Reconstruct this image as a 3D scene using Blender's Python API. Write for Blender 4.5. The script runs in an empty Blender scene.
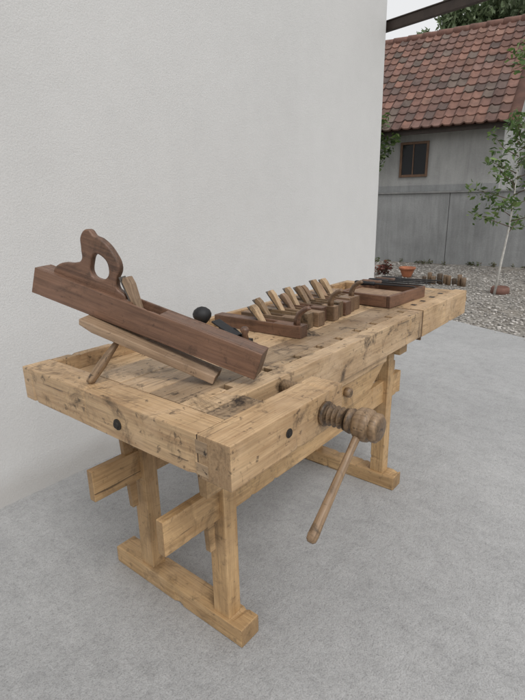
import bpy, bmesh, math, random
import numpy as np
from mathutils import Vector, Matrix, noise
random.seed(7)
SC=bpy.context.scene
COL=SC.collection
SC.view_settings.view_transform='Standard'; SC.view_settings.look='None'; SC.view_settings.exposure=0

# ---------------------------------------------------------------- materials
class NT:
    def __init__(s,name):
        s.m=bpy.data.materials.new(name); s.m.use_nodes=True
        s.t=s.m.node_tree; s.n=s.t.nodes; s.b=s.n["Principled BSDF"]
    def new(s,t,**k):
        n=s.n.new(t)
        for a,v in k.items():
            if a in n.inputs: n.inputs[a].default_value=v
            else: setattr(n,a,v)
        return n
    def link(s,a,b): s.t.links.new(a,b)
    def coord(s,kind='Object',scale=(1,1,1),rnd=True):
        if kind=='World': o=s.new('ShaderNodeNewGeometry').outputs['Position']; rnd=False
        else: o=s.new('ShaderNodeTexCoord').outputs[kind]
        mp=s.new('ShaderNodeMapping'); mp.inputs['Scale'].default_value=scale
        if rnd:
            oi=s.new('ShaderNodeObjectInfo'); ml=s.new('ShaderNodeMath',operation='MULTIPLY'); ml.inputs[1].default_value=37.0
            s.link(oi.outputs['Random'],ml.inputs[0])
            ad=s.new('ShaderNodeVectorMath',operation='ADD'); s.link(o,ad.inputs[0]); s.link(ml.outputs[0],ad.inputs[1]); o=ad.outputs[0]
        s.link(o,mp.inputs['Vector']); return mp.outputs[0]
    def noise(s,vec,scale,detail=4,rough=.55,dist=0):
        n=s.new('ShaderNodeTexNoise'); n.inputs['Scale'].default_value=scale; n.inputs['Detail'].default_value=detail
        n.inputs['Roughness'].default_value=rough; n.inputs['Distortion'].default_value=dist
        s.link(vec,n.inputs['Vector']); return n.outputs['Fac']
    def ramp(s,f,pts):
        r=s.new('ShaderNodeValToRGB'); e=r.color_ramp.elements
        while len(e)<len(pts): e.new(.5)
        for i,(p,c) in enumerate(pts):
            e[i].position=p
            if not hasattr(c,'__len__'): c=(c,c,c)
            e[i].color=(*c[:3],1)
        s.link(f,r.inputs[0]); return r.outputs[0]
    def mix(s,f,a,b,mode='MIX'):
        m=s.new('ShaderNodeMix'); m.data_type='RGBA'; m.blend_type=mode
        for v,i in ((f,0),(a,6),(b,7)):
            if isinstance(v,(int,float)): m.inputs[i].default_value=v
            elif isinstance(v,tuple): m.inputs[i].default_value=(*v[:3],1)
            else: s.link(v,m.inputs[i])
        return m.outputs[2]
    def math(s,op,a,b=0):
        m=s.new('ShaderNodeMath',operation=op)
        for v,i in ((a,0),(b,1)):
            if isinstance(v,(int,float)): m.inputs[i].default_value=v
            else: s.link(v,m.inputs[i])
        return m.outputs[0]
    def bump(s,h,strength=.3,dist=.01,prev=None):
        b=s.new('ShaderNodeBump'); b.inputs['Strength'].default_value=strength; b.inputs['Distance'].default_value=dist
        s.link(h,b.inputs['Height'])
        if prev: s.link(prev,b.inputs['Normal'])
        return b.outputs[0]
    def out(s,color=None,rough=None,normal=None):
        if color is not None:
            if isinstance(color,tuple): s.b.inputs['Base Color'].default_value=(*color[:3],1)
            else: s.link(color,s.b.inputs['Base Color'])
        if rough is not None:
            if isinstance(rough,(int,float)): s.b.inputs['Roughness'].default_value=rough
            else: s.link(rough,s.b.inputs['Roughness'])
        if normal is not None: s.link(normal,s.b.inputs['Normal'])
        return s.m

def wood(name,light,dark,stain=.5,rough=.5,var=.25,staincol=(.03,.019,.012),grime=.5):
    N=NT(name)
    v=N.coord('Object',(1,1,1)); W=N.coord('World')
    vs=N.coord('Object',(1.6,19,19)); vf=N.coord('Object',(7,190,190))
    g1=N.noise(vs,2.2,4,.62,1.5); g2=N.noise(vf,1,3,.65,.2)
    w=N.new('ShaderNodeTexWave'); w.wave_type='BANDS'; w.bands_direction='Y'
    w.inputs['Scale'].default_value=4.5; w.inputs['Distortion'].default_value=11; w.inputs['Detail'].default_value=2; w.inputs['Detail Scale'].default_value=.9
    vw=N.coord('Object',(.45,7,7)); N.link(vw,w.inputs['Vector'])
    mid=tuple((a*.6+b*.4) for a,b in zip(light,dark))
    c=N.ramp(g1,[(.28,dark),(.5,mid),(.75,light)])
    c=N.mix(.28,c,N.ramp(w.outputs['Fac'],[(0,dark),(.25,mid),(1,light)]))
    c=N.mix(.6,c,N.ramp(g2,[(.3,.55),(.6,1.05)]),'MULTIPLY')
    oi=N.new('ShaderNodeObjectInfo'); hs=N.new('ShaderNodeHueSaturation')
    val=N.math('ADD',N.math('MULTIPLY',oi.outputs['Random'],var),1-var*.5)
    N.link(val,hs.inputs['Value']); N.link(c,hs.inputs['Color']); c=hs.outputs[0]
    q=N.noise(W,3.1,5,.68,.8)
    amb=tuple(a*b for a,b in zip(mid,(.58,.52,.46)))
    c=N.mix(N.math('MULTIPLY',N.ramp(q,[(.45,0.0),(.66,1.0)]),grime),c,amb)
    pale=tuple(min(.8,a*b) for a,b in zip(light,(1.12,1.16,1.3)))
    q2=N.noise(W,5.3,4,.6,.5)
    c=N.mix(N.math('MULTIPLY',N.ramp(q2,[(.5,0.0),(.7,1.0)]),.4),c,pale)
    s1=N.noise(W,8.5,7,.74,.9)
    c=N.mix(N.math('MULTIPLY',N.ramp(s1,[(.53,0.0),(.66,1.0)]),stain),c,staincol)
    s2=N.noise(v,42,4,.65,.4)
    c=N.mix(N.math('MULTIPLY',N.ramp(s2,[(.61,0.0),(.67,1.0)]),stain*.9),c,staincol)
    vr=N.coord('Object',(70,4,20)); sc=N.noise(vr,1,3,.6,1.2)
    c=N.mix(N.math('MULTIPLY',N.ramp(sc,[(.66,0.0),(.70,1.0)]),.4*stain+.08),c,staincol)
    vr2=N.coord('Object',(3,150,60)); sc2=N.noise(vr2,1,2,.5,.2)
    c=N.mix(N.math('MULTIPLY',N.ramp(sc2,[(.70,0.0),(.73,1.0)]),.65),c,staincol)
    tc=N.new('ShaderNodeTexCoord'); sx=N.new('ShaderNodeSeparateXYZ'); N.link(tc.outputs['Normal'],sx.inputs[0])
    eg=N.ramp(N.math('ABSOLUTE',sx.outputs[0]),[(.8,0.0),(.95,1.0)])
    c=N.mix(N.math('MULTIPLY',eg,.5),c,tuple(x*.5 for x in dark))
    b=N.bump(g2,.4,.0013); b=N.bump(s2,.35,.0025,b); b=N.bump(sc2,.3,.001,b)
    N.b.inputs['Specular IOR Level'].default_value=.5
    r=N.ramp(s1,[(.3,rough-.08),(.7,rough+.2)])
    return N.out(c,r,b)

M={}
M['bench_light']=wood('bench_wood',(.62,.44,.26),(.39,.245,.13),.45,.46)
M['bench_top']=wood('bench_top_wood',(.62,.445,.27),(.35,.22,.115),.85,.34,.28,grime=.7)
M['bench_worn']=wood('bench_worn_corner',(.46,.33,.205),(.21,.135,.075),1.0,.40,.22,grime=.85)
M['bench_end']=wood('bench_end_wood',(.60,.415,.235),(.35,.21,.105),.7,.42,.2,grime=.55)
M['under']=wood('underframe_wood',(.57,.38,.195),(.36,.215,.095),.4,.46,.4,grime=.5)
M['dark']=wood('dark_walnut',(.22,.12,.075),(.075,.040,.027),.5,.36,.3,grime=.35)
M['mid']=wood('plane_beech_aged',(.34,.22,.13),(.145,.085,.05),.6,.42,.9)
M['pale']=wood('wedge_beech',(.52,.37,.22),(.30,.19,.105),.45,.42,.5)
M['grey']=wood('weathered_plank',(.38,.265,.17),(.17,.105,.063),.55,.5)
M['turn']=wood('turned_wood',(.34,.225,.125),(.10,.06,.034),.9,.38,.3)
M['rod']=wood('rod_wood',(.37,.245,.14),(.11,.066,.038),.85,.42,.1)
M['box']=wood('box_wood',(.22,.115,.068),(.08,.04,.026),.4,.42,.25)
def metal(name,c,r=.45,met=.8):
    N=NT(name); v=N.coord('Object'); n=N.noise(v,30,4)
    N.b.inputs['Metallic'].default_value=met
    return N.out(N.ramp(n,[(.3,tuple(x*.5 for x in c)),(.7,c)]),N.ramp(n,[(.3,r-.1),(.7,r+.2)]),N.bump(n,.1,.001))
M['steel']=metal('old_steel',(.22,.20,.18)); M['iron']=metal('black_iron',(.035,.035,.037),.5,.4); M['bolt']=metal('dull_bolt',(.045,.038,.032),.7,.3)

def concrete():
    N=NT('patio_concrete'); v=N.coord('Object',rnd=False)
    a=N.noise(v,.9,6,.66,.4); b=N.noise(v,15,5,.75,.5); d=N.noise(v,210,3,.75); g=N.noise(v,70,3,.7)
    c=N.ramp(a,[(.3,(.345,.345,.345)),(.7,(.45,.449,.447))])
    c=N.mix(.55,c,N.ramp(b,[(.25,.68),(.5,1.0),(.8,1.15)]),'MULTIPLY')
    c=N.mix(.7,c,N.ramp(d,[(.3,.5),(.5,1.0),(.75,1.28)]),'MULTIPLY')
    c=N.mix(.5,c,N.ramp(g,[(.3,.65),(.5,1.0),(.7,1.12)]),'MULTIPLY')
    vs=N.coord('Object',(3,1.0,1),rnd=False); s=N.noise(vs,4,5,.7,1.5)
    c=N.mix(.3,c,N.ramp(s,[(.35,.78),(.6,1.06)]),'MULTIPLY')
    vo=N.new('ShaderNodeTexVoronoi'); vo.inputs['Scale'].default_value=15; N.link(v,vo.inputs['Vector'])
    c=N.mix(N.ramp(vo.outputs['Distance'],[(.03,.5),(.07,0.0)]),c,(.20,.195,.19))
    bb=N.bump(b,.5,.006); bb=N.bump(g,.6,.005,bb); bb=N.bump(d,.7,.003,bb)
    return N.out(c,.92,bb)
def stucco():
    N=NT('wall_stucco'); v=N.coord('Object',rnd=False)
    a=N.noise(v,.6,4,.6,.3); d=N.noise(v,120,4,.75); e=N.noise(v,7,5,.6)
    vs=N.coord('Object',(2.2,2.2,.3),rnd=False); st=N.noise(vs,1.6,4,.6,.4)
    c=N.ramp(a,[(.3,(.63,.625,.615)),(.7,(.675,.67,.66))])
    c=N.mix(.12,c,N.ramp(st,[(.3,.86),(.65,1.03)]),'MULTIPLY')
    c=N.mix(.3,c,N.ramp(e,[(.3,.93),(.65,1.02)]),'MULTIPLY')
    c=N.mix(.3,c,N.ramp(d,[(.3,.78),(.65,1.03)]),'MULTIPLY')
    tc=N.new('ShaderNodeTexCoord'); sx=N.new('ShaderNodeSeparateXYZ'); N.link(tc.outputs['Object'],sx.inputs[0])
    z=N.math('ADD',sx.outputs[2],N.math('MULTIPLY',e,-.12))
    c=N.mix(N.ramp(z,[(-.06,.55),(.12,0.0)]),c,(.42,.40,.375))
    bb=N.bump(d,.6,.004); bb=N.bump(e,.2,.012,bb)
    return N.out(c,.9,bb)
def plaster(name,c0,c1,streak=.5):
    N=NT(name); v=N.coord('Object',rnd=False)
    a=N.noise(v,1.2,6,.65,.6); d=N.noise(v,30,4,.7)
    vs=N.coord('Object',(3,3,.35),rnd=False); st=N.noise(vs,2.5,5,.65,.5)
    c=N.ramp(a,[(.32,c0),(.68,c1)])
    c=N.mix(streak,c,N.ramp(st,[(.3,.65),(.6,1.08)]),'MULTIPLY')
    c=N.mix(.3,c,N.ramp(d,[(.3,.75),(.6,1.05)]),'MULTIPLY')
    return N.out(c,.92,N.bump(d,.5,.01))
def gravel():
    N=NT('gravel'); v=N.coord('Object',rnd=False)
    vo=N.new('ShaderNodeTexVoronoi'); vo.inputs['Scale'].default_value=24; N.link(v,vo.inputs['Vector'])
    sp=N.new('ShaderNodeSeparateColor'); N.link(vo.outputs['Color'],sp.inputs[0])
    c=N.ramp(sp.outputs[0],[(0,(.22,.20,.175)),(.5,(.36,.33,.29)),(1,(.52,.49,.45))])
    c=N.mix(.7,c,N.ramp(vo.outputs['Distance'],[(.0,1.1),(.6,.45)]),'MULTIPLY')
    n=N.noise(v,.9,5); c=N.mix(N.ramp(n,[(.5,0.0),(.75,.5)]),c,(.22,.18,.14))
    ge=N.new('ShaderNodeVectorMath',operation='LENGTH'); tc=N.new('ShaderNodeTexCoord'); N.link(tc.outputs['Object'],ge.inputs[0])
    g=N.ramp(N.math('MULTIPLY',ge.outputs['Value'],.01),[(.2,0.0),(.25,1.0)])
    c=N.mix(g,c,N.ramp(N.noise(v,6,5),[(.3,(.05,.08,.02)),(.7,(.10,.13,.04))]))
    return N.out(c,.9,N.bump(vo.outputs['Distance'],.8,-.03))
M['conc']=concrete(); M['stucco']=stucco(); M['gravel']=gravel()
M['fence']=plaster('grey_render',(.26,.265,.265),(.35,.355,.355),.55); M['hwall']=plaster('house_render',(.35,.35,.345),(.44,.44,.43),.45)
M['cap']=plaster('cap_concrete',(.22,.22,.22),(.32,.32,.31))
M['bluewall']=plaster('pale_house_render',(.50,.52,.54),(.58,.6,.61),.2)
def simple(name,c,r=.7,var=.3,sc=12):
    N=NT(name); v=N.coord('Object'); n=N.noise(v,sc,5)
    return N.out(N.ramp(n,[(.3,tuple(x*(1-var) for x in c)),(.7,tuple(x*(1+var*.5) for x in c))]),r,N.bump(n,.3,.003))
M['terra']=simple('terracotta',(.46,.17,.085)); M['terradark']=simple('old_terracotta',(.20,.10,.075))
M['bark']=simple('bark',(.15,.11,.08),.9,.5,25); M['white']=simple('limewashed_bark',(.60,.58,.54),.9,.3,20)
M['darkframe']=simple('dark_brown_paint',(.05,.035,.028),.6); M['winframe']=simple('window_frame_brown',(.15,.085,.05),.6)
M['crack']=simple('joint_dirt',(.03,.02,.014),.95)
N=NT('window_glass'); M['glass']=N.out((.02,.022,.025),.08)
def attr_mat(name,rough=.8,trans=0,noise_amt=.4,sc=8):
    N=NT(name); a=N.new('ShaderNodeVertexColor'); a.layer_name='Col'
    v=N.coord('Object',rnd=False); n=N.noise(v,sc,6,.65)
    c=N.mix(noise_amt,a.outputs[0],N.ramp(n,[(.3,.5),(.65,1.15)]),'MULTIPLY')
    if trans:
        tr=N.new('ShaderNodeBsdfTranslucent'); N.link(c,tr.inputs[0]); mx=N.new('ShaderNodeMixShader'); mx.inputs[0].default_value=trans
        o=N.n['Material Output']; N.link(N.b.outputs[0],mx.inputs[1]); N.link(tr.outputs[0],mx.inputs[2]); N.link(mx.outputs[0],o.inputs[0])
    return N.out(c,rough)
M['tile']=attr_mat('roof_tile_clay',.9,0,.8,3.5); M['leaf']=attr_mat('leaves',.5,.35,.2); M['stone']=attr_mat('pebbles',.85,0,.3,60)

# ---------------------------------------------------------------- geometry helpers
def empty(name,loc=(0,0,0)):
    e=bpy.data.objects.new(name,None); e.location=loc; COL.objects.link(e); e.empty_display_size=.1; return e
def attach(ob,parent,mw):
    if parent is not None:
        ob.parent=parent; ob.matrix_parent_inverse=Matrix.Translation(parent.location).inverted()
    if mw is not None: ob.matrix_basis=mw
def finish(bm,name,parent,mat,mw=None,smooth=False):
    me=bpy.data.meshes.new(name); bm.normal_update(); bm.to_mesh(me); bm.free()
    if smooth: me.polygons.foreach_set('use_smooth',[True]*len(me.polygons))
    ob=bpy.data.objects.new(name,me); COL.objects.link(ob)
    if mat: me.materials.append(mat)
    attach(ob,parent,mw); return ob
def raw(name,parent,V,Fc,cols,mat,smooth=False,mw=None):
    me=bpy.data.meshes.new(name); me.from_pydata(V,[],Fc)
    at=me.color_attributes.new('Col','FLOAT_COLOR','CORNER')
    arr=np.empty((len(me.loops),4),dtype=np.float32); k=0
    for f,c in zip(Fc,cols):
        arr[k:k+len(f)]=c; k+=len(f)
    at.data.foreach_set('color',arr.ravel())
    if smooth: me.polygons.foreach_set('use_smooth',[True]*len(me.polygons))
    me.materials.append(mat); ob=bpy.data.objects.new(name,me); COL.objects.link(ob); attach(ob,parent,mw); return ob
def bevel(bm,w,seg=2,ang=35):
    if w<=0: return
    es=[e for e in bm.edges if len(e.link_faces)==2 and e.calc_face_angle(0)>math.radians(ang)]
    bmesh.ops.bevel(bm,geom=es,offset=w,segments=seg,affect='EDGES',profile=.6)
def lbox(name,parent,size,mat,mw,bev=.003,wear=0):
    bm=bmesh.new(); bmesh.ops.create_cube(bm,size=1)
    for v in bm.verts: v.co=Vector((v.co.x*size[0],v.co.y*size[1],v.co.z*size[2]))
    if wear:
        n=max(2,int(size[0]/.012))
        for i in range(1,n):
            x=-size[0]/2+size[0]*i/n
            bmesh.ops.bisect_plane(bm,geom=bm.verts[:]+bm.edges[:]+bm.faces[:],plane_co=(x,0,0),plane_no=(1,0,0))
        o=Vector((random.random()*50,random.random()*50,0))
        for v in bm.verts:
            q=noise.noise_vector(v.co*5+o)*wear*.7+noise.noise_vector(v.co*60+o)*wear*.2
            s=Vector((0,-math.copysign(1,v.co.y),-math.copysign(1,v.co.z)))
            chip=max(0,noise.noise((v.co*45+o))-.42)*wear*5
            v.co+=Vector((0,q.y*.5,q.z*.5))+s*chip
    bevel(bm,bev); return finish(bm,name,parent,mat,mw,False)
def box(name,parent,a,b,mat,bev=.003,wear=0,rot=None):
    c=Vector([(p+q)/2 for p,q in zip(a,b)]); d=[abs(q-p) for p,q in zip(a,b)]
    k=d.index(max(d))
    if k==0: R=Matrix.Identity(4); s=d
    elif k==1: R=Matrix.Rotation(math.pi/2,4,'Z'); s=(d[1],d[0],d[2])
    else: R=Matrix.Rotation(-math.pi/2,4,'Y'); s=(d[2],d[1],d[0])
    return lbox(name,parent,s,mat,Matrix.Translation(c)@(rot or Matrix.Identity(4))@R,bev,wear)
def prism(name,parent,pts,th,mat,mw,bev=.002):
    bm=bmesh.new()
    v=[bm.verts.new((x,-th/2,z)) for x,z in pts]; f=bm.faces.new(v)
    r=bmesh.ops.extrude_face_region(bm,geom=[f])
    for e in r['geom']:
        if isinstance(e,bmesh.types.BMVert): e.co.y+=th
    bmesh.ops.recalc_face_normals(bm,faces=bm.faces); bevel(bm,bev,2,30)
    return finish(bm,name,parent,mat,mw)
def lathe(name,parent,prof,mat,mw,n=32,smooth=True):
    bm=bmesh.new(); rings=[]
    for x,r in prof: rings.append([bm.verts.new((x,r*math.cos(2*math.pi*i/n),r*math.sin(2*math.pi*i/n))) for i in range(n)])
    for A,B in zip(rings,rings[1:]):
        for i in range(n): bm.faces.new((A[i],A[(i+1)%n],B[(i+1)%n],B[i]))
    bm.faces.new(rings[0][::-1]); bm.faces.new(rings[-1])
    bmesh.ops.recalc_face_normals(bm,faces=bm.faces)
    return finish(bm,name,parent,mat,mw,smooth)
def axis_mw(A,B,up=(0,0,1)):
    A=Vector(A);B=Vector(B);x=(B-A).normalized(); u=Vector(up)
    y=u.cross(x).normalized(); z=x.cross(y)
    m=Matrix((x,y,z)).transposed().to_4x4(); m.translation=A; return m
def tube(name,parent,pts,radii,mat,n=12,flat=1.0):
    bm=bmesh.new(); rings=[]; P=[Vector(p) for p in pts]
    for i,p in enumerate(P):
        t=(P[min(i+1,len(P)-1)]-P[max(i-1,0)]).normalized()
        a=t.orthogonal() if i==0 else (pa-t*pa.dot(t)); a.normalize(); pa=a; b=t.cross(a)
        rings.append([bm.verts.new(p+(a*math.cos(2*math.pi*k/n)+b*math.sin(2*math.pi*k/n)*flat)*radii[i]) for k in range(n)])
    for A,B in zip(rings,rings[1:]):
        for i in range(n): bm.faces.new((A[i],A[(i+1)%n],B[(i+1)%n],B[i]))
    bm.faces.new(rings[0][::-1]); bm.faces.new(rings[-1]); bmesh.ops.recalc_face_normals(bm,faces=bm.faces)
    return finish(bm,name,parent,mat,Matrix.Identity(4),True)
def curve_plate(name,parent,outer,holes,th,mat,mw,bev=.003):
    cu=bpy.data.curves.new(name+'_c','CURVE'); cu.dimensions='2D'; cu.fill_mode='BOTH'; cu.extrude=th/2-bev; cu.bevel_depth=bev; cu.bevel_resolution=2
    for pts in [outer]+holes:
        sp=cu.splines.new('BEZIER'); sp.bezier_points.add(len(pts)-1); sp.use_cyclic_u=True; sp.resolution_u=6
        for bp,(x,y) in zip(sp.bezier_points,pts):
            bp.co=(x,y,0); bp.handle_left_type=bp.handle_right_type='AUTO'
    ob=bpy.data.objects.new(name+'_t',cu); COL.objects.link(ob)
    dg=bpy.context.evaluated_depsgraph_get(); me=bpy.data.meshes.new_from_object(ob.evaluated_get(dg))
    bpy.data.objects.remove(ob)
    me.transform(Matrix.Rotation(math.pi/2,4,'X')); me.materials.clear(); me.materials.append(mat)
    o=bpy.data.objects.new(name,me); COL.objects.link(o); attach(o,parent,mw); return o

# ---------------------------------------------------------------- WORKBENCH
wb=empty('workbench')
ZT=.85; W=.877; E=.092
box('end_board',wb,(0,.0995,ZT-.105),(E,W,ZT),M['bench_end'],.003,.0014)
box('shoulder_arm',wb,(0,0,ZT-.107),(.454,.098,ZT+.001),M['bench_end'],.003,.0014)
box('shoulder_spacer',wb,(E+.002,.0995,ZT-.105),(.232,.163,ZT-.001),M['bench_worn'],.003,.001)
for i,(z0,z1) in enumerate([(.805,.838),(.752,.782)]):
    box('corner_tenon_%d'%i,wb,(-.001,.066,z0),(.03,.1035,z1),M['bench_worn'],.0012)
box('joint_gap',wb,(.0006,.0975,ZT-.105),(.09,.0999,ZT-.0015),M['crack'],0)
box('front_strip',wb,(E+.002,.165,ZT-.12),(1.44,.222,ZT),M['bench_top'],.003,.0016)
holes=[.245,.42,.575,.71,.84,.975,1.11,1.25,1.375]
x=E+.002
for i,hx in enumerate(holes+[None]):
    x1=(hx-.013) if hx else 1.44
    box('dog_strip_%d'%i,wb,(x,.2235,ZT-.118),(x1,.256,ZT-.0005),M['bench_top'],.0015)
    if hx: x=hx+.013
for i,(y0,y1) in enumerate([(.2572,.375),(.3762,.50),(.5012,.62)]):
    box('top_board_%d'%i,wb,(E+.002,y0,ZT-.075),(1.96 if y0>.3 else 1.44,y1,ZT-.0008*(i%2)),M['bench_worn'] if i==0 else M['bench_top'],.0018,.0006)
box('top_board_far',wb,(1.4405,.30,ZT-.075),(1.96,.375,ZT-.001),M['bench_top'],.002)
box('end_cap_far',wb,(1.961,.30,ZT-.11),(2.03,W,ZT-.001),M['bench_end'],.004)
box('tray_floor',wb,(E+.001,.6205,ZT-.065),(1.96,.845,ZT-.05),M['bench_top'],.001)
box('tray_back',wb,(E+.002,.846,ZT-.10),(1.96,W,ZT-.001),M['bench_end'],.004,.0015)
box('tray_side_wall',wb,(E+.002,.6205,ZT-.05),(E+.02,.845,ZT-.012),M['bench_end'],.002)
box('tail_vise_block',wb,(1.452,.163,ZT-.122),(2.05,.228,ZT+.002),M['bench_light'],.004,.0012)
box('tail_vise_inner',wb,(1.452,.229,ZT-.12),(2.03,.297,ZT),M['bench_end'],.003)
box('tail_vise_jaw',wb,(1.4405,.166,ZT-.135),(1.451,.297,ZT-.006),M['mid'],.001)
for i,hx in enumerate([1.53,1.64,1.76,1.88]):
    box('tail_hole_plug_%d'%i,wb,(hx,.236,ZT-.01),(hx+.026,.262,ZT+.0006),M['iron'],.001)
lathe('tail_screw_hub',wb,[(0,.03),(.012,.033),(.03,.028),(.05,.04),(.085,.045),(.1,.04),(.105,.03)],M['turn'],axis_mw((2.05,.23,.79),(3,.23,.79)))
prism('front_apron',wb,[(.10,.735),(1.17,.735),(.98,.60),(.10,.60)],.028,M['under'],Matrix.Translation((0,.196,0)),.003)
box('apron_rail',wb,(.30,.176,.7),(1.12,.1815,.727),M['bench_light'],.002)
lathe('apron_knob',wb,[(0,.015),(.01,.019),(.022,.017),(.026,.008)],M['turn'],axis_mw((.80,.182,.67),(.80,-1,.67)),20)
S=Vector((.362,0,.795))
def thread(x0,x1,r,pitch=.011,depth=.006):
    p=[];n=int((x1-x0)/(pitch/2))
    for i in range(n+1): p.append((x0+i*pitch/2,r-(depth if i%2 else 0)))
    return p
mw=axis_mw(S,S+Vector((0,-1,0)))
lathe('vise_nut_collar',wb,[(0,.032),(.008,.034),(.012,.030)],M['turn'],mw)
lathe('vise_screw',wb,thread(.008,.072,.029,.0145,.009),M['turn'],mw,36,False)
lathe('vise_screw_head',wb,[(.07,.022),(.074,.031),(.083,.033),(.086,.025),(.092,.025),(.095,.034),(.102,.040),(.115,.0425),(.118,.0405),(.121,.0425),(.132,.041),(.136,.034),(.139,.032),(.143,.037),(.153,.037),(.160,.030),(.162,.018)],M['turn'],mw,40)
lathe('vise_screw_inner',wb,thread(0,.062,.02,.01,.004),M['turn'],axis_mw((.40,.10,.822),(.40,1,.822)))
box('vise_chop',wb,(.245,.1,ZT-.15),(.44,.118,ZT-.03),M['bench_light'],.003)
A=Vector((.378,-.112,.812)); B=Vector((.130,-.112,.592)); L=(B-A).length
lathe('vise_handle_rod',wb,[(0,.010),(.004,.0115),(.03,.0105),(L*.3,.0096),(L*.5,.0103),(L*.85,.012),(L*.95,.0135),(L*.985,.012),(L,.007)],M['rod'],axis_mw(A,B,(0,1,0)),20)
lathe('bolt_end',wb,[(0,.015),(.003,.015),(.004,.010),(.008,.009)],M['bolt'],axis_mw((0,.39,.79),(-1,.39,.79)),12,False)
lathe('bolt_arm',wb,[(0,.012),(.002,.012),(.003,.008),(.005,.008)],M['bolt'],axis_mw((.205,0,.80),(.205,-1,.80)),12,False)
U=M['under']
for i,(x0,x1) in enumerate([(.217,.300),(1.302,1.385)]):
    box('sled_foot_%d'%i,wb,(x0,.19,0),(x1,.83,.066),U,.005,.0014)
    for j,(y0,y1) in enumerate([(.252,.318),(.622,.688)]):
        box('leg_%d%d'%(i,j),wb,(x0+.012,y0,.065),(x1-.016,y1,ZT-.108),U,.003,.0007)
    box('top_rail_%d'%i,wb,(x0+.004,.20,.672),(x1-.004,.80,ZT-.121),U,.003)
for j,yc in enumerate([.285,.655]):
    e0=.02 if j==0 else .05
    box('stretcher_%d'%j,wb,(e0,yc-.014,.428),(1.50,yc+.014,.535),U,.003,.0012)
    for i,xk in enumerate([.212,1.403]):
        s=-1 if i==0 else 1
        prism('wedge_key_%d%d'%(j,i),wb,[(xk,.33),(xk+s*.022,.33),(xk+s*.038,.60),(xk,.60)],.02,U,Matrix.Translation((0,yc+.002,0)),.002)

# ---------------------------------------------------------------- JOINTER PLANE
jp=empty('jointer_plane')
def make_plane_body(par,mw,L,Wd,H,xt,mat,mouth=.03):
    ch=.008
    prism('body_front',par,[(0,0),(xt-.003,0),(xt-.003,.006),(xt-mouth,H),(0,H)],Wd-2*ch,mat,mw,.002)
    prism('body_rear',par,[(xt+.003,0),(L,0),(L,H),(xt+.055,H),(xt+.003,.006)],Wd-2*ch,mat,mw,.002)
    for k,s in enumerate((-1,1)):
        lbox('cheek_%d'%k,par,(L,ch,H),mat,mw@Matrix.Translation((L/2,s*(Wd/2-ch/2+.0006),H/2)),.0022,.0007)
def wedge_iron(par,mw,xt,Wd,H,wl=.12,matw=None,ang=42):
    m=mw@Matrix.Translation((xt+.006,0,.008))@Matrix.Rotation(-math.radians(ang),4,'Y')
    lbox('iron',par,(wl+H,Wd*.55,.004),M['steel'],m@Matrix.Translation(((wl+H)/2,0,-.002)),.001)
    prism('wedge',par,[(.01,.001),(wl+H-.015,.001),(wl+H-.005,.008),(wl+H-.008,.019),(wl+H-.03,.021),(.03,.006)],Wd*.6,matw or M['mid'],m,.002)
Aj=Vector((.322,.19,.870)); Bj=Vector((.055,.80,1.088)); mj=axis_mw(Aj,Bj); Lj=(Bj-Aj).length
make_plane_body(jp,mj,Lj,.070,.076,.34,M['dark'],.034)
wedge_iron(jp,mj,.34,.058,.076,.085,M['grey'],50)
tx=lambda r,z:(Lj-.05-r*1.10, z*1.35)
outer=[tx(0,0),tx(.012,.018),tx(.05,.030),tx(.072,.044),tx(.066,.070),tx(.060,.094),tx(.072,.108),tx(.090,.100),tx(.112,.098),tx(.15,.080),tx(.172,.056),tx(.170,.03),tx(.178,.012),tx(.205,.0),tx(.2,-.008),tx(.1,-.01),tx(.01,-.008)]
hole=[tx(.1,.022),tx(.092,.045),tx(.10,.07),tx(.128,.070),tx(.15,.052),tx(.15,.026),tx(.12,.015)]
curve_plate('tote_handle',jp,outer,[hole],.026,M['dark'],mj@Matrix.Translation((0,0,.076)),.005)
pb=empty('propped_board')
a=Vector((.262,.285,.866)); b=Vector((.082,.615,1.018)); mp=axis_mw(a,b); Lp=(b-a).length
prism('board',pb,[(0,-.012),(Lp*.9,-.014),(Lp,-.006),(Lp+.004,.010),(0,.012)],.075,M['grey'],mp,.003)
lathe('peg_leg',pb,[(0,.010),(.01,.012),(.06,.0135),(.12,.009),(.145,.008)],M['rod'],axis_mw((.038,.565,.852),(.128,.535,.962)),14)
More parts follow.
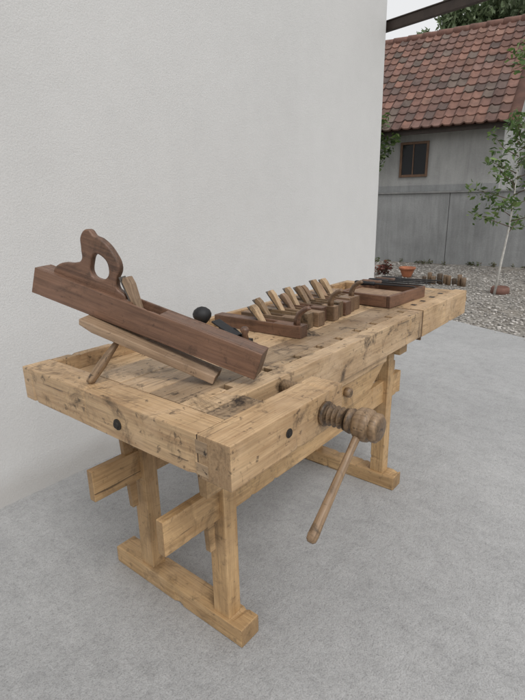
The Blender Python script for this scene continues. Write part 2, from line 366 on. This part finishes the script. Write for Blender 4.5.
# ---------------------------------------------------------------- small planes
def handplane(loc,ang,L,Wd,H,mat,horn=False,wl=.05,xt=None,wm=None,a=44):
    e=empty('hand_plane',loc)
    mw=Matrix.Translation(loc)@Matrix.Rotation(ang,4,'Z')
    xt=xt or L*.38
    make_plane_body(e,mw,L,Wd,H,xt,mat)
    wedge_iron(e,mw,xt,Wd,H,wl,wm or M['mid'],a)
    if horn:
        P=[mw@Vector(p) for p in [(.03,0,H-.005),(.028,0,H+.02),(.018,0,H+.042),(-.002,0,H+.058),(-.018,0,H+.066),(-.026,0,H+.062)]]
        tube('horn',e,P,[.017,.015,.0125,.0115,.010,.005],mat,12,.8)
R90=math.pi/2
handplane((.775,.345,ZT+.001),R90+.07,.40,.050,.045,M['dark'],True,.075,.15,M['pale'])
for (x,y,a,L,Wd,H,m,hn,wl,wm_,an) in [
  (.845,.42,.10,.25,.044,.052,'mid',0,.085,'turn',44),(.902,.40,.04,.24,.042,.060,'turn',0,.10,'pale',48),
  (.958,.385,-.03,.26,.044,.056,'mid',0,.085,'mid',42),(1.015,.41,.06,.23,.044,.062,'dark',0,.09,'pale',50),
  (1.072,.385,.01,.25,.046,.060,'mid',1,.095,'turn',46),(1.130,.40,.03,.24,.044,.066,'turn',0,.085,'mid',44),
  (1.188,.395,-.02,.25,.046,.058,'dark',0,.10,'pale',52),(1.247,.41,.02,.24,.046,.064,'mid',0,.08,'mid',45),
  (1.308,.42,-.05,.25,.050,.060,'mid',1,.09,'pale',47)]:
    handplane((x,y,ZT+.001),R90+a,L,Wd,H,M[m],bool(hn),wl,None,M[wm_],an)
mp_=empty('metal_plane',(.60,.50,ZT))
m2=Matrix.Translation((.60,.46,ZT+.001))@Matrix.Rotation(R90+.05,4,'Z')
lbox('sole',mp_,(.26,.055,.012),M['iron'],m2@Matrix.Translation((.13,0,.006)),.002)
for s in(-1,1): prism('side_%d'%s,mp_,[(.03,.01),(.08,.04),(.14,.04),(.19,.01)],.004,M['iron'],m2@Matrix.Translation((0,s*.025,0)),.001)
lbox('lever_cap',mp_,(.11,.045,.006),M['iron'],m2@Matrix.Translation((.10,0,.042))@Matrix.Rotation(-.4,4,'Y'),.002)
lathe('round_knob',mp_,[(0,.016),(.01,.014),(.03,.012),(.045,.026),(.058,.034),(.07,.035),(.082,.030),(.092,.017),(.096,.004)],M['iron'],m2@Matrix.Translation((.215,0,.012))@Matrix.Rotation(-math.pi/2,4,'Y'),24)
lathe('front_knob',mp_,[(0,.014),(.02,.010),(.035,.017),(.045,.010)],M['dark'],m2@Matrix.Translation((.015,0,.012))@Matrix.Rotation(-math.pi/2,4,'Y'),20)
# ---------------------------------------------------------------- tool box with long chisels lying across it
tb=empty('tool_box',(1.58,.42,ZT))
mt=Matrix.Translation((1.585,.425,ZT+.001))@Matrix.Rotation(-.06,4,'Z')
bx,by,bh=.36,.27,.055
lbox('bottom',tb,(bx-.02,by-.02,.008),M['box'],mt@Matrix.Translation((0,0,.005)),.001)
for i,s in enumerate((-1,1)):
    lbox('long_side_%d'%i,tb,(bx,.018,bh),M['box'],mt@Matrix.Translation((0,s*(by/2-.009),bh/2)),.003,.001)
    lbox('short_side_%d'%i,tb,(by-.037,.018,bh-.002),M['box'],mt@Matrix.Translation((s*(bx/2-.009),0,bh/2))@Matrix.Rotation(math.pi/2,4,'Z'),.003)
lbox('lid_panel',tb,(bx*.45,by-.04,.008),M['mid'],mt@Matrix.Translation((-bx*.24,0,bh-.010)),.001)
for i in range(5):
    ch=empty('chisel')
    x=1.60+.052*i
    A=Vector((x,.59-.012*i,ZT+bh+.014)); B=A+Vector((.05+.01*i,-.30,-.004)); mc=axis_mw(A,B)
    lathe('handle',ch,[(0,.008),(.006,.011),(.04,.012),(.08,.009),(.1,.011),(.105,.007)],M['dark'] if i%2 else M['iron'],mc,16)
    prism('blade',ch,[(.10,-.003),(.30,-.002),(.312,-.002),(.295,.003),(.10,.004)],.013,M['iron'],mc,.0007)
ml=empty('mallet')
lbox('head',ml,(.10,.06,.055),M['mid'],Matrix.Translation((1.40,.60,ZT+.03))@Matrix.Rotation(.5,4,'Z'),.005)
lathe('handle',ml,[(0,.012),(.1,.011),(.2,.013),(.21,.009)],M['rod'],axis_mw((1.40,.62,ZT+.03),(1.54,.77,ZT+.03)),14)

# ---------------------------------------------------------------- GROUND
gb=bmesh.new()
vs=[gb.verts.new(p) for p in [(-150,-150,-.035),(150,-150,-.035),(150,150,-.035),(-150,150,-.035)]]; gb.faces.new(vs)
finish(gb,'ground',None,M['gravel'],Matrix.Identity(4))
gb=bmesh.new()
pts=[(-9,1.7),(-9,-9),(.65,-9),(4.53,.29),(5.05,1.55),(5.6,2.9),(3.9,2.9),(3.9,1.7)]
f=gb.faces.new([gb.verts.new((x,y,0)) for x,y in pts])
r=bmesh.ops.extrude_face_region(gb,geom=[f])
for e in r['geom']:
    if isinstance(e,bmesh.types.BMVert): e.co.z-=.09
bmesh.ops.recalc_face_normals(gb,faces=gb.faces)
finish(gb,'concrete_patio',None,M['conc'],Matrix.Identity(4))
def pebbles():
    t=(1+5**.5)/2
    iv=[Vector(p).normalized() for p in [(-1,t,0),(1,t,0),(-1,-t,0),(1,-t,0),(0,-1,t),(0,1,t),(0,-1,-t),(0,1,-t),(t,0,-1),(t,0,1),(-t,0,-1),(-t,0,1)]]
    fi=[(0,11,5),(0,5,1),(0,1,7),(0,7,10),(0,10,11),(1,5,9),(5,11,4),(11,10,2),(10,7,6),(7,1,8),(3,9,4),(3,4,2),(3,2,6),(3,6,8),(3,8,9),(4,9,5),(2,4,11),(6,2,10),(8,6,7),(9,8,1)]
    V=[];Fc=[];C=[]
    for i in range(9000):
        x=random.uniform(3.8,9.6); y=random.uniform(-2.2,4.6)
        edge=4.53+(y-.29)*.417
        if x<edge+.02+random.random()*.05:
            if not (x>edge-.25 and random.random()<.06): continue
            zb=.002; r=random.uniform(.005,.011)
        else: zb=-.033; r=random.uniform(.007,.019)*(1.5 if random.random()<.08 else 1)
        a=random.random()*6.28; ca,sa=math.cos(a),math.sin(a); sx,sy_,sz=random.uniform(1,1.5),random.uniform(.7,1),random.uniform(.5,.8)
        k=len(V); g=random.uniform(.2,.6); c=(g*1.03,g*.97,g*.9,1)
        for v in iv:
            px,py=v.x*sx*r,v.y*sy_*r; V.append((x+px*ca-py*sa,y+px*sa+py*ca,zb+r*.3+v.z*r*sz))
        for f in fi: Fc.append(tuple(k+j for j in f)); C.append(c)
    return raw('gravel_stones',None,V,Fc,C,M['stone'],True)
pebbles()

# ---------------------------------------------------------------- near plastered house
nh=empty('plastered_house')
def gbox(name,par,a,b,mat,bev=0,MW=None):
    bm=bmesh.new(); bmesh.ops.create_cube(bm,size=1); c=[(p+q)/2 for p,q in zip(a,b)]; d=[q-p for p,q in zip(a,b)]
    for v in bm.verts: v.co=Vector((v.co.x*d[0]+c[0],v.co.y*d[1]+c[1],v.co.z*d[2]+c[2]))
    bevel(bm,bev); return finish(bm,name,par,mat,MW or Matrix.Identity(4))
gbox('walls',nh,(-6,1.549,-.08),(3.775,7,3.55),M['stucco'],.012)
gbox('roof_slab',nh,(-6.2,1.45,3.56),(4.0,7.2,3.75),M['darkframe'],.01)
pg=empty('porch_beam')
mb=axis_mw((3.86,1.66,2.745),(3.86-.198*4.6,1.66-.98*4.6,2.745))
lbox('beam',pg,(4.6,.045,.07),M['darkframe'],mb@Matrix.Translation((2.3,0,0)),.004)
lbox('flashing',pg,(4.6,.06,.008),M['darkframe'],mb@Matrix.Translation((2.3,0,.040)),.001)
pe=mb@Vector((4.55,0,0)); gbox('post',pg,(pe.x-.05,pe.y-.05,0),(pe.x+.05,pe.y+.05,2.70),M['darkframe'],.005)
gbox('wall_bracket',pg,(3.776,1.60,2.62),(3.83,1.70,2.83),M['darkframe'],.005)

# ---------------------------------------------------------------- background wall + house
def xw(y): return 9.79+(4.51-y)*(.37/3.05)
gw=empty('garden_wall')
P0=Vector((xw(9),9,0)); P1=Vector((xw(-8),-8,0)); dirw=(P1-P0).normalized(); nrm=Vector((-dirw.y,dirw.x,0))
if nrm.x>0: nrm=-nrm
MW=Matrix((dirw,-nrm,Vector((0,0,1)))).transposed().to_4x4(); MW.translation=P0
def sbox(name,par,a,b,mat,bev=.004): return gbox(name,par,a,b,mat,bev,MW)
LW=(P1-P0).length
def sy(y): return (9-y)/17*LW
s=0;i=0
while s<LW:
    w=2.02
    sbox('panel_%d'%i,gw,(s,0,-.06),(s+w-.014,.14,1.41),M['fence'],.006); s+=w;i+=1
sbox('wall_core',gw,(0,.02,-.06),(LW,.12,1.40),M['cap'])
sbox('coping',gw,(0,-.03,1.412),(LW,.16,1.447),M['cap'])
hs=empty('tiled_roof_house')
HE=sy(1.98)
sbox('walls',hs,(.5,.17,-.06),(HE-.15,5.6,2.6),M['hwall'])
sbox('base_band',hs,(.5,.162,1.45),(HE-.152,.169,1.58),M['fence'])
sw0,sw1=sy(4.11),sy(3.52)
sbox('window_glass',hs,(sw0+.05,.155,1.80),(sw1-.05,.161,2.40),M['glass'])
for nme,a,b in [('wf_l',(sw0,.13,1.75),(sw0+.045,.168,2.45)),('wf_r',(sw1-.045,.13,1.75),(sw1,.168,2.45)),('wf_t',(sw0+.046,.132,2.40),(sw1-.046,.168,2.45)),('wf_b',(sw0+.046,.132,1.75),(sw1-.046,.168,1.80)),('wf_m',(sw0+.27,.134,1.801),(sw0+.295,.154,2.399))]:
    sbox('window_'+nme,hs,a,b,M['winframe'])
sbox('eave_fascia',hs,(.2,-.14,2.56),(HE+.02,-.10,2.68),M['darkframe'])
sbox('eave_soffit',hs,(.2,-.099,2.60),(HE,.161,2.63),M['darkframe'])
def roof():
    V=[];Fc=[];C=[]
    ez,ey=2.66,-.22; rz,ry=5.05,2.75
    sl=math.hypot(rz-ez,ry-ey); n=14; cs=sl/n; ux,uz=(ry-ey)/sl,(rz-ez)/sl; nx,nz=-uz,ux
    tw=.20; S0,S1=.2,HE+.12; nt=int((S1-S0)/tw)
    for r in range(n):
        for t in range(nt):
            base=random.choice([(.225,.12,.092),(.20,.108,.085),(.175,.102,.084),(.245,.132,.10),(.13,.09,.078),(.205,.122,.10),(.225,.128,.098),(.16,.12,.10)])
            k=random.uniform(.78,1.15); c=(base[0]*k,base[1]*k,base[2]*k,1)
            lift=random.uniform(0,.008); sk=random.uniform(-.010,.010); k0=len(V)
            for j in range(9):
                u=j/8; s=S0+(t+u)*tw
                h=.036*math.exp(-((u-.22)/.13)**2)+.012*math.exp(-((u-.98)/.06)**2)+lift
                for (q,o) in ((r*cs-.035+sk,.006+h),(r*cs-.035+sk,.036+h),((r+1)*cs+.03,.006+h)):
                    V.append((s,ey+ux*q+nx*o,ez+uz*q+nz*o))
                if j:
                    b=k0+3*j
                    for a in range(2): Fc.append((b-3+a,b+a,b+a+1,b-2+a)); C.append(c)
    for (y0,z0,y1,z1) in ((ey,ez-.02,ry,rz-.02),(ry,rz-.02,2*ry-ey,ez-.02)):
        k0=len(V); V.extend([(S0,y0,z0),(S1,y0,z0),(S1,y1,z1),(S0,y1,z1)]); Fc.append((k0,k0+1,k0+2,k0+3)); C.append((.12,.06,.045,1))
    raw('roof_tiles',hs,V,Fc,C,M['tile'],False,MW)
    k=0; s=S0
    while s<S1:
        lathe('ridge_tile_%d'%k,hs,[(0,.105),(.35,.09),(.38,.09)],M['terradark'],MW@Matrix.Translation((s,ry,rz+.01)),14); s+=.36;k+=1
roof()
prism('gable',hs,[(0,2.6),(5.5,2.6),(2.75,4.88)],.2,M['hwall'],MW@Matrix.Translation((HE-.26,0,0))@Matrix.Rotation(math.pi/2,4,'Z'),0)
sbox('verge_board',hs,(HE+.09,-.2,2.55),(HE+.115,.1,2.70),M['darkframe'])
ph=empty('pale_house')
sbox('walls',ph,(HE+1.2,3.5,0),(HE+9,9,3.6),M['bluewall'])
prism('roof',ph,[(3.2,3.5),(9.3,3.5),(6.2,5.6)],8.2,M['terradark'],MW@Matrix.Translation((HE+5.1,0,0))@Matrix.Rotation(math.pi/2,4,'Z'),0)
# ---------------------------------------------------------------- vegetation
def leaves(name,par,clumps,n,size,cols,seed=1,droop=0):
    rnd=random.Random(seed); V=[];Fc=[];C=[]
    tot=sum(c[3]**2 for c in clumps)
    for (x,y,z,r,*sq) in clumps:
        q=sq[0] if sq else 1
        cc=rnd.uniform(.65,1.25)
        for i in range(int(n*r*r/tot)):
            d=Vector((rnd.gauss(0,1),rnd.gauss(0,1),rnd.gauss(0,1))).normalized()*r*(rnd.random()**.45)
            p=Vector((x+d.x,y+d.y,z+d.z*q)); s=size*rnd.uniform(.6,1.3)
            a=Vector((rnd.gauss(0,1),rnd.gauss(0,1),rnd.gauss(0,.6)-droop)).normalized(); b=a.cross(Vector((rnd.gauss(0,1),rnd.gauss(0,1),rnd.gauss(0,1)))).normalized()
            k0=len(V)
            for v in (-a*s,b*s*.42-a*s*.1,a*s,-b*s*.42-a*s*.1): V.append(tuple(p+v))
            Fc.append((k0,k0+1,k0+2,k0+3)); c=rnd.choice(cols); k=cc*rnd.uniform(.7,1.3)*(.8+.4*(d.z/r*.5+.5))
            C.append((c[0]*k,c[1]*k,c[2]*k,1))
    return raw(name,par,V,Fc,C,M['leaf'])
G1=[(.09,.16,.04),(.13,.20,.055),(.07,.125,.035),(.16,.22,.075)]
sp=empty('young_fruit_tree'); bx0,by0=6.93,1.19
tube('trunk',sp,[(bx0,by0,-.03),(bx0+.02,by0-.03,.4),(bx0+.0,by0-.08,.85),(bx0+.01,by0-.10,1.3),(bx0+.03,by0-.08,1.9)],[.020,.016,.013,.010,.004],M['white'],8)
rn=random.Random(3); cl=[]
for i in range(20):
    z=.85+i*.07; a=i*2.4; l=.55-.020*i+rn.uniform(-.1,.12)
    p0=Vector((bx0,by0-.09,z)); p1=p0+Vector((math.cos(a)*l*.6,math.sin(a)*l*.6,.10)); p2=p0+Vector((math.cos(a)*l,math.sin(a)*l,.05+.22*rn.random()))
    tube('limb_%d'%i,sp,[p0,p1,p2],[.007,.0045,.002],M['bark'],6)
    cl+= [(*p1,.13,.9),(*p2,.13,1.2)]
cl.append((bx0+.03,by0-.08,2.0,.14))
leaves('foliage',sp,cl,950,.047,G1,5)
rt=empty('walnut_tree')
tx0,ty0=8.3,.35
tube('trunk',rt,[(tx0,ty0,-.05),(tx0,ty0,1.2),(tx0+.1,ty0+.05,2.4),(tx0+.1,ty0,3.6)],[.09,.075,.06,.03],M['bark'],10)
cl=[];rn=random.Random(9)
for i in range(18):
    a=i*2.399; z=2.4+i*.12; l=rn.uniform(.6,1.15)
    p0=Vector((tx0+.08,ty0,z-.2)); p2=p0+Vector((math.cos(a)*l,math.sin(a)*l,.35)); tube('limb_%d'%i,rt,[p0,(p0+p2)/2+Vector((0,0,.08)),p2],[.022,.014,.005],M['bark'],6)
    cl+=[(*p2,.28),(*((p0+p2)/2),.2)]
leaves('foliage',rt,cl,3000,.06,G1,6)
def bigtree(name,x,y,h,r,n,seed,cols):
    e=empty(name); rn=random.Random(seed)
    tube('trunk',e,[(x,y,-.05),(x+.1,y,h*.3),(x,y+.1,h*.6),(x+.1,y,h*.9)],[.25,.2,.14,.05],M['bark'],10)
    cl=[]
    for i in range(34):
        a=i*2.399; q=rn.uniform(.35,1); z=h*.5+h*.5*rn.random(); rad=r*q*math.sin(min(1,(h*1.08-z)/(h*.4))*math.pi/2)
        p=Vector((x+math.cos(a)*rad,y+math.sin(a)*rad,z)); tube('limb_%d'%i,e,[(x,y,z-h*.15),tuple((Vector((x,y,z-h*.15))+p)/2+Vector((0,0,.1))),tuple(p)],[.06,.04,.015],M['bark'],6)
        cl.append((*p,rn.uniform(.4,.85)*r*.33,1.2))
    leaves('foliage',e,cl,n,.13,cols,seed,1.0)
G2=[(.20,.26,.14),(.24,.31,.17),(.16,.21,.11),(.28,.34,.20)]
bigtree('willow_tree',20.5,7.0,8.1,2.2,7000,11,G2)
bigtree('willow_tree',21.0,5.2,9.2,2.5,9000,14,G2)
bigtree('willow_tree',21.5,3.0,10.5,3.0,9000,12,G2)
vn=empty('climbing_vine')
pv=MW@Vector((sy(4.62),-.08,0))
tube('stem',vn,[(pv.x,pv.y,-.03),(pv.x+.02,pv.y+.05,1.0),(pv.x,pv.y-.02,2.0),(pv.x-.05,pv.y-.05,2.9)],[.025,.02,.015,.006],M['bark'],8)
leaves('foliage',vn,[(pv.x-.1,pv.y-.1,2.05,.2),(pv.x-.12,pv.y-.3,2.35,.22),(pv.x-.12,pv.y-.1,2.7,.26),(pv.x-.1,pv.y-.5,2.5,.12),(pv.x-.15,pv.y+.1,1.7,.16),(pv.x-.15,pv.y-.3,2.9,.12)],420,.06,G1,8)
wd=[]
rn=random.Random(21)
for i in range(60):
    p=MW@Vector((sy(rn.uniform(-2,7)),-rn.uniform(.05,.3),0)); wd.append((p.x,p.y,.0,rn.uniform(.03,.09),.7))
leaves('weeds',None,wd,800,.03,[(.09,.13,.04),(.13,.13,.06),(.16,.13,.09)],22)
pt=empty('terracotta_pot')
lathe('pot',pt,[(0,.075),(.01,.08),(.10,.115),(.135,.13),(.137,.145),(.17,.148),(.172,.13),(.15,.122)],M['terra'],Matrix.Translation((7.84,2.91,-.03))@Matrix.Rotation(-math.pi/2,4,'Y'),24)
lg=empty('log_edging')
rn=random.Random(4)
y=2.44
for i in range(9):
    r=rn.uniform(.030,.046); h=rn.uniform(.11,.19); y-=r+rn.uniform(.0,.008)
    lathe('log_%d'%i,lg,[(0,r),(h-.01,r),(h,r*.9)],M['grey'] if i%3 else M['bark'],Matrix.Translation((7.38+rn.uniform(-.03,.03),y,-.04))@Matrix.Rotation(-math.pi/2+rn.uniform(-.08,.08),4,'Y'),12); y-=r
tubp=empty('planter_ring')
lathe('ring',tubp,[(0,.12),(.01,.13),(.08,.125),(.10,.11),(.07,.10)],M['terradark'],Matrix.Translation((7.05,1.15,-.035))@Matrix.Rotation(-math.pi/2,4,'Y'),20)
rb=empty('red_leaf_plant')
tube('stem',rb,[(7.9,3.35,-.03),(7.9,3.35,.12)],[.01,.006],M['bark'],6)
leaves('foliage',rb,[(7.9,3.35,.1,.13),(7.85,3.45,.06,.09)],220,.035,[(.2,.06,.05),(.26,.09,.06),(.12,.08,.05)],31)

# ---------------------------------------------------------------- light
w=bpy.data.worlds.new("World"); SC.world=w; w.use_nodes=True; nt=w.node_tree
bg=nt.nodes['Background']; sky=nt.nodes.new('ShaderNodeTexSky'); sky.sky_type='NISHITA'; sky.sun_disc=False
AZ=math.radians(205); EL=math.radians(52)
sky.sun_elevation=EL; sky.sun_rotation=AZ; sky.air_density=1.6; sky.dust_density=6; sky.ozone_density=1
hsv=nt.nodes.new('ShaderNodeHueSaturation'); hsv.inputs['Saturation'].default_value=.15
mx=nt.nodes.new('ShaderNodeMix'); mx.data_type='RGBA'; mx.inputs[0].default_value=.75; mx.inputs[7].default_value=(7.45,7.5,7.6,1)
nt.links.new(sky.outputs[0],hsv.inputs['Color']); nt.links.new(hsv.outputs[0],mx.inputs[6]); nt.links.new(mx.outputs[2],bg.inputs[0]); bg.inputs[1].default_value=.13
sd=bpy.data.lights.new('sun','SUN'); sd.energy=1.05; sd.angle=math.radians(22); sd.color=(1,.985,.96)
so=bpy.data.objects.new('sun',sd); COL.objects.link(so)
dv=Vector((math.sin(AZ)*math.cos(EL),math.cos(AZ)*math.cos(EL),math.sin(EL)))
so.rotation_euler=dv.to_track_quat('Z','Y').to_euler(); so.location=dv*20

# ---------------------------------------------------------------- camera
t,r,yaw=.296,-.019,.683
h=Vector((math.cos(yaw),math.sin(yaw),0)); Rr=Vector((math.sin(yaw),-math.cos(yaw),0)); u=Vector((0,0,1))
F=h*math.cos(t)-u*math.sin(t); Uu=h*math.sin(t)+u*math.cos(t)
R2=Rr*math.cos(r)+Uu*math.sin(r); U2=Uu*math.cos(r)-Rr*math.sin(r)
cd=bpy.data.cameras.new('camera'); co=bpy.data.objects.new('camera',cd); COL.objects.link(co)
m=Matrix((R2,U2,-F)).transposed().to_4x4(); m.translation=Vector((-.652,-.621,1.33)); co.matrix_world=m
cd.sensor_fit='VERTICAL'; cd.sensor_height=36; cd.lens=490.391*36/700; cd.clip_start=.02; cd.clip_end=600
SC.camera=co
